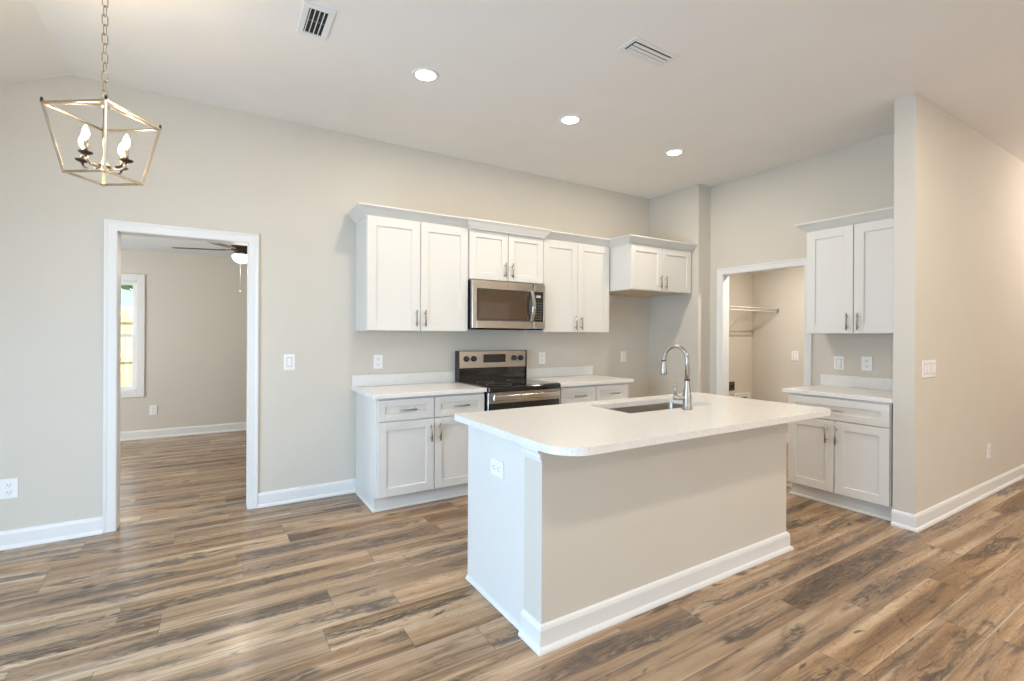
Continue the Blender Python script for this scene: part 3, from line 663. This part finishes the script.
# ------------------------------------------------------------------ lantern pendant
cx, cy = -.4815 * .94, 3.176 * .94; zt, zbm = H + 1.1 * .94, H + .788 * .94; a0 = math.radians(-39.5 - 90 - 45 + 0); og = (cx, cy, zbm)
r = thing('lantern_pendant', 'open-frame champagne metal lantern pendant with four candle bulbs on a chain', 'pendant light', og)
def ring(rad, z, off=0): return [Vector((cx + rad * math.cos(a0 + off + k * PI / 2), cy + rad * math.sin(a0 + off + k * PI / 2), z)) for k in range(4)]
A = [Vector(p) for p in ((-.708, 3.135, zt), (-.451, 2.923, zt), (-.254, 3.213, zt), (-.512, 3.414, zt))]
ang = math.atan2(A[0].y - A[2].y, A[0].x - A[2].x)
a0 = ang + math.radians(0)
TR = ring(.216, zt); BR = ring(.142, zbm); apex = Vector((cx, cy, zt + .055))
m = MB()
for i in range(4): m.bar(TR[i], TR[(i + 1) % 4], .0105)
m.build('top_ring', M['brass'], r, og); m = MB()
for i in range(4): m.bar(BR[i], BR[(i + 1) % 4], .0105)
m.build('bottom_ring', M['brass'], r, og)
for i in range(4): MB().bar(TR[i] + Vector((0, 0, .006)), BR[i] - Vector((0, 0, .006)), .0115).build('corner_post', M['brass'], r, og)
for i in range(4): MB().bar(TR[i], apex, .0085).build('roof_rod', M['brass'], r, og)
m = MB()
for p in TR: m.lathe(p + Vector((0, 0, .006)), [(0, .020), (.004, .016), (.006, .008), (.005, 0), (.008, -.004)], 10)
m.build('finials', M['bronze'], r, og)
MB().lathe(apex, [(0, .03), (.008, .028), (.010, .012), (.018, .006), (.018, -.012), (.008, -.018), (0, -.018)], 18).build('hub', M['brass'], r, og)
zs = zbm + .052
MB().cyl((cx, cy, zs), apex, .006).lathe((cx, cy, zs), [(0, -.028), (.008, -.024), (.012, -.010), (.024, 0), (.024, .012), (.010, .020), (.008, .05)], 18).build('centre_stem', M['brass'], r, og)
CR_ = .104
for i in range(4):
    a = math.radians(149.5) + i * PI / 2; ux, uy = math.cos(a), math.sin(a); e = Vector((cx + ux * CR_, cy + uy * CR_, 0))
    pts = [(cx + ux * t_, cy + uy * t_, z) for t_, z in ((.02, zs + .004), (.045, zs - .010), (.078, zs - .010), (.098, zs + .002), (.104, zs + .020))]
    ar = MB().tube(pts, .0055, 10).build('arm', M['brass'], r, og)
    MB().lathe((e.x, e.y, zs + .022), [(0, 0), (.012, 0), (.026, .008), (.028, .012), (.012, .010), (.012, .010)], 20).build('drip_cup', M['bronze'], ar, og)
    MB().cyl((e.x, e.y, zs + .030), (e.x, e.y, zs + .095), .0085, n=16).build('candle_sleeve', M['brass'], ar, og)
    MB().lathe((e.x, e.y, zs + .095), [(0, 0), (.008, .002), (.0135, .016), (.0145, .026), (.011, .042), (.005, .056), (0, .064)], 16).build('bulb', M['bulb'], ar, og)
    light('candle_lamp', 'POINT', (e.x, e.y, zs + .125), 10.0, (1, .74, .45), shadow_soft_size=.018)
m = MB(); z = zt + .10; k = 0
while z < ZC - .05:
    pl = []; L_, W_ = .026, .012; rt = k * PI / 2 + .6
    for j in range(16):
        t_ = 2 * PI * j / 16; u = W_ * math.cos(t_); v = (L_ - W_) * (1 if math.sin(t_) >= 0 else -1) + W_ * math.sin(t_)
        pl.append((cx + u * math.cos(rt), cy + u * math.sin(rt), z + v))
    m.tube(pl, .0025, 6, True); z += .045; k += 1
m.build('chain', M['brass'], r, og)
MB().lathe((cx, cy, ZC), [(.064, 0), (.064, -.008), (.05, -.022), (.018, -.030), (.010, -.05), (0, -.052)], 28).build('canopy', M['brass'], r, og)

# ------------------------------------------------------------------ bedroom ceiling fan
fx, fy, fz = .245, 6.0, 2.262; og = (fx, fy, ZB)
r = thing('ceiling_fan', 'dark bladed ceiling fan with lit glass bowl in the bedroom', 'ceiling fan', og)
MB().lathe((fx, fy, fz), [(0, .178), (.075, .178), (.075, .12), (.095, .10), (.105, .04), (.10, .012), (.07, -.002), (0, -.002)], 32).build('motor_housing', M['bronze'], r, og)
MB().lathe((fx, fy, fz), [(.06, -.002), (.07, -.008), (.085, -.03), (.088, -.045), (0, -.045)], 32).build('light_fitter', M['chrome'], r, og)
MB().lathe((fx, fy, fz - .04), [(.088, 0), (.094, -.010), (.088, -.038), (.068, -.064), (.036, -.080), (0, -.088)], 32).build('light_bowl', M['bowl'], r, og)
m = MB().cyl((fx - .015, fy - .02, fz - .42), (fx - .015, fy - .02, fz - .05), .0016, n=6).lathe((fx - .015, fy - .02, fz - .45), [(0, .03), (.008, .022), (.010, .01), (.006, 0), (0, -.002)], 10)
m.build('pull_chain', M['wire'], r, og)
for i in range(5):
    a = math.radians(163) + i * 2 * PI / 5
    bl = MB(); t = bmesh.new()
    prof = [(.17, -.045), (.22, -.055), (.60, -.068), (.645, -.05), (.655, 0), (.645, .05), (.60, .068), (.22, .055), (.17, .045)]
    lo = [t.verts.new((x, y, -.003)) for x, y in prof]; hi = [t.verts.new((x, y, .003)) for x, y in prof]; k = len(prof)
    for q in range(k): t.faces.new((lo[q], lo[(q + 1) % k], hi[(q + 1) % k], hi[q]))
    t.faces.new(lo[::-1]); t.faces.new(hi)
    t.transform(Matrix.Translation((fx, fy, fz + .01)) @ Matrix.Rotation(a, 4, 'Z') @ Matrix.Rotation(math.radians(-5), 4, 'X')); bl.add(t)
    b = bl.build('blade', M['blade'], r, og)
    MB().bar((fx + .09 * math.cos(a), fy + .09 * math.sin(a), fz + .016), (fx + .21 * math.cos(a), fy + .21 * math.sin(a), fz + .014), .03, .006).build('blade_iron', M['bronze'], b, og)
light('fan_lamp', 'POINT', (fx, fy, fz - .20), 14, (1, .9, .74), shadow_soft_size=.09)

# ------------------------------------------------------------------ outside the bedroom window
tag(MB().box(-16, 14, YB + T + .02, 40, -.25, -.15).build('lawn', M['grass']), kind='structure')
FY = 11.6; og = (-2, FY, -.15)
r = thing('wooden_fence', 'new pine board privacy fence seen through the bedroom window', 'fence', og)
m = MB(); x = -9.0
while x < 6:
    m.box(x, x + .138, FY - .02 + random.uniform(-.003, .003), FY, -.15, 1.83 + random.uniform(-.01, .01), .003); x += .143
m.build('boards', M['fence'], r, og)
for z in (.10, .83, 1.575): MB().box(-9, 6, FY - .065, FY - .025, z, z + .09, .003).build('rail', M['fence'], r, og)
og = (-6, 26, -.15); r = thing('neighbour_house', 'neighbouring house with blue-grey shingle roof behind the fence', 'house', og)
MB().box(-13, -.5, 22, 30, -.15, 2.30).build('walls', M['siding'], r, og)
t = bmesh.new(); P = [(-13.6, 21.4, 2.25), (0.1, 21.4, 2.25), (0.1, 30.6, 2.25), (-13.6, 30.6, 2.25), (-9.5, 26, 3.25), (-3.4, 26, 3.25)]
vs = [t.verts.new(p) for p in P]
for f in ((0, 1, 5, 4), (1, 2, 5), (2, 3, 4, 5), (3, 0, 4), (3, 2, 1, 0)): t.faces.new([vs[i] for i in f])
m = MB(); m.add(t); m.build('roof', M['shingle'], r, og)
MB().box(-13.6, .1, 21.36, 21.44, 2.12, 2.3).build('fascia', M['trim'], r, og)
def tree(label, x, y, h, rad):
    og = (x, y, -.15); r = thing('tree', label, 'tree', og)
    MB().tube([(x, y, -.15), (x + .1, y, h * .3), (x - .1, y + .1, h * .7)], [.25, .18, .08], 10).build('trunk', M['bark'], r, og)
    t = bmesh.new()
    for i in range(2600):
        th = random.uniform(0, 2 * PI); ph = math.acos(random.uniform(-1, 1)); q = rad * random.uniform(.35, 1) * (1 + .25 * math.sin(5 * th) * math.sin(4 * ph))
        c = Vector((x + q * math.sin(ph) * math.cos(th), y + q * math.sin(ph) * math.sin(th), h + .75 * q * math.cos(ph)))
        n = Vector((random.uniform(-1, 1), random.uniform(-1, 1), random.uniform(-1, 1))).normalized(); u = n.orthogonal().normalized(); v = n.cross(u); s = random.uniform(.12, .26)
        t.faces.new([t.verts.new(c + u * s), t.verts.new(c + v * s * .5), t.verts.new(c - u * s), t.verts.new(c - v * s * .5)])
    m = MB(); m.add(t); m.build('foliage', M['leaf'], r, og)
tree('leafy green tree rising over the neighbouring roof outside the window', -5.0, 34, 5.6, 3.5)
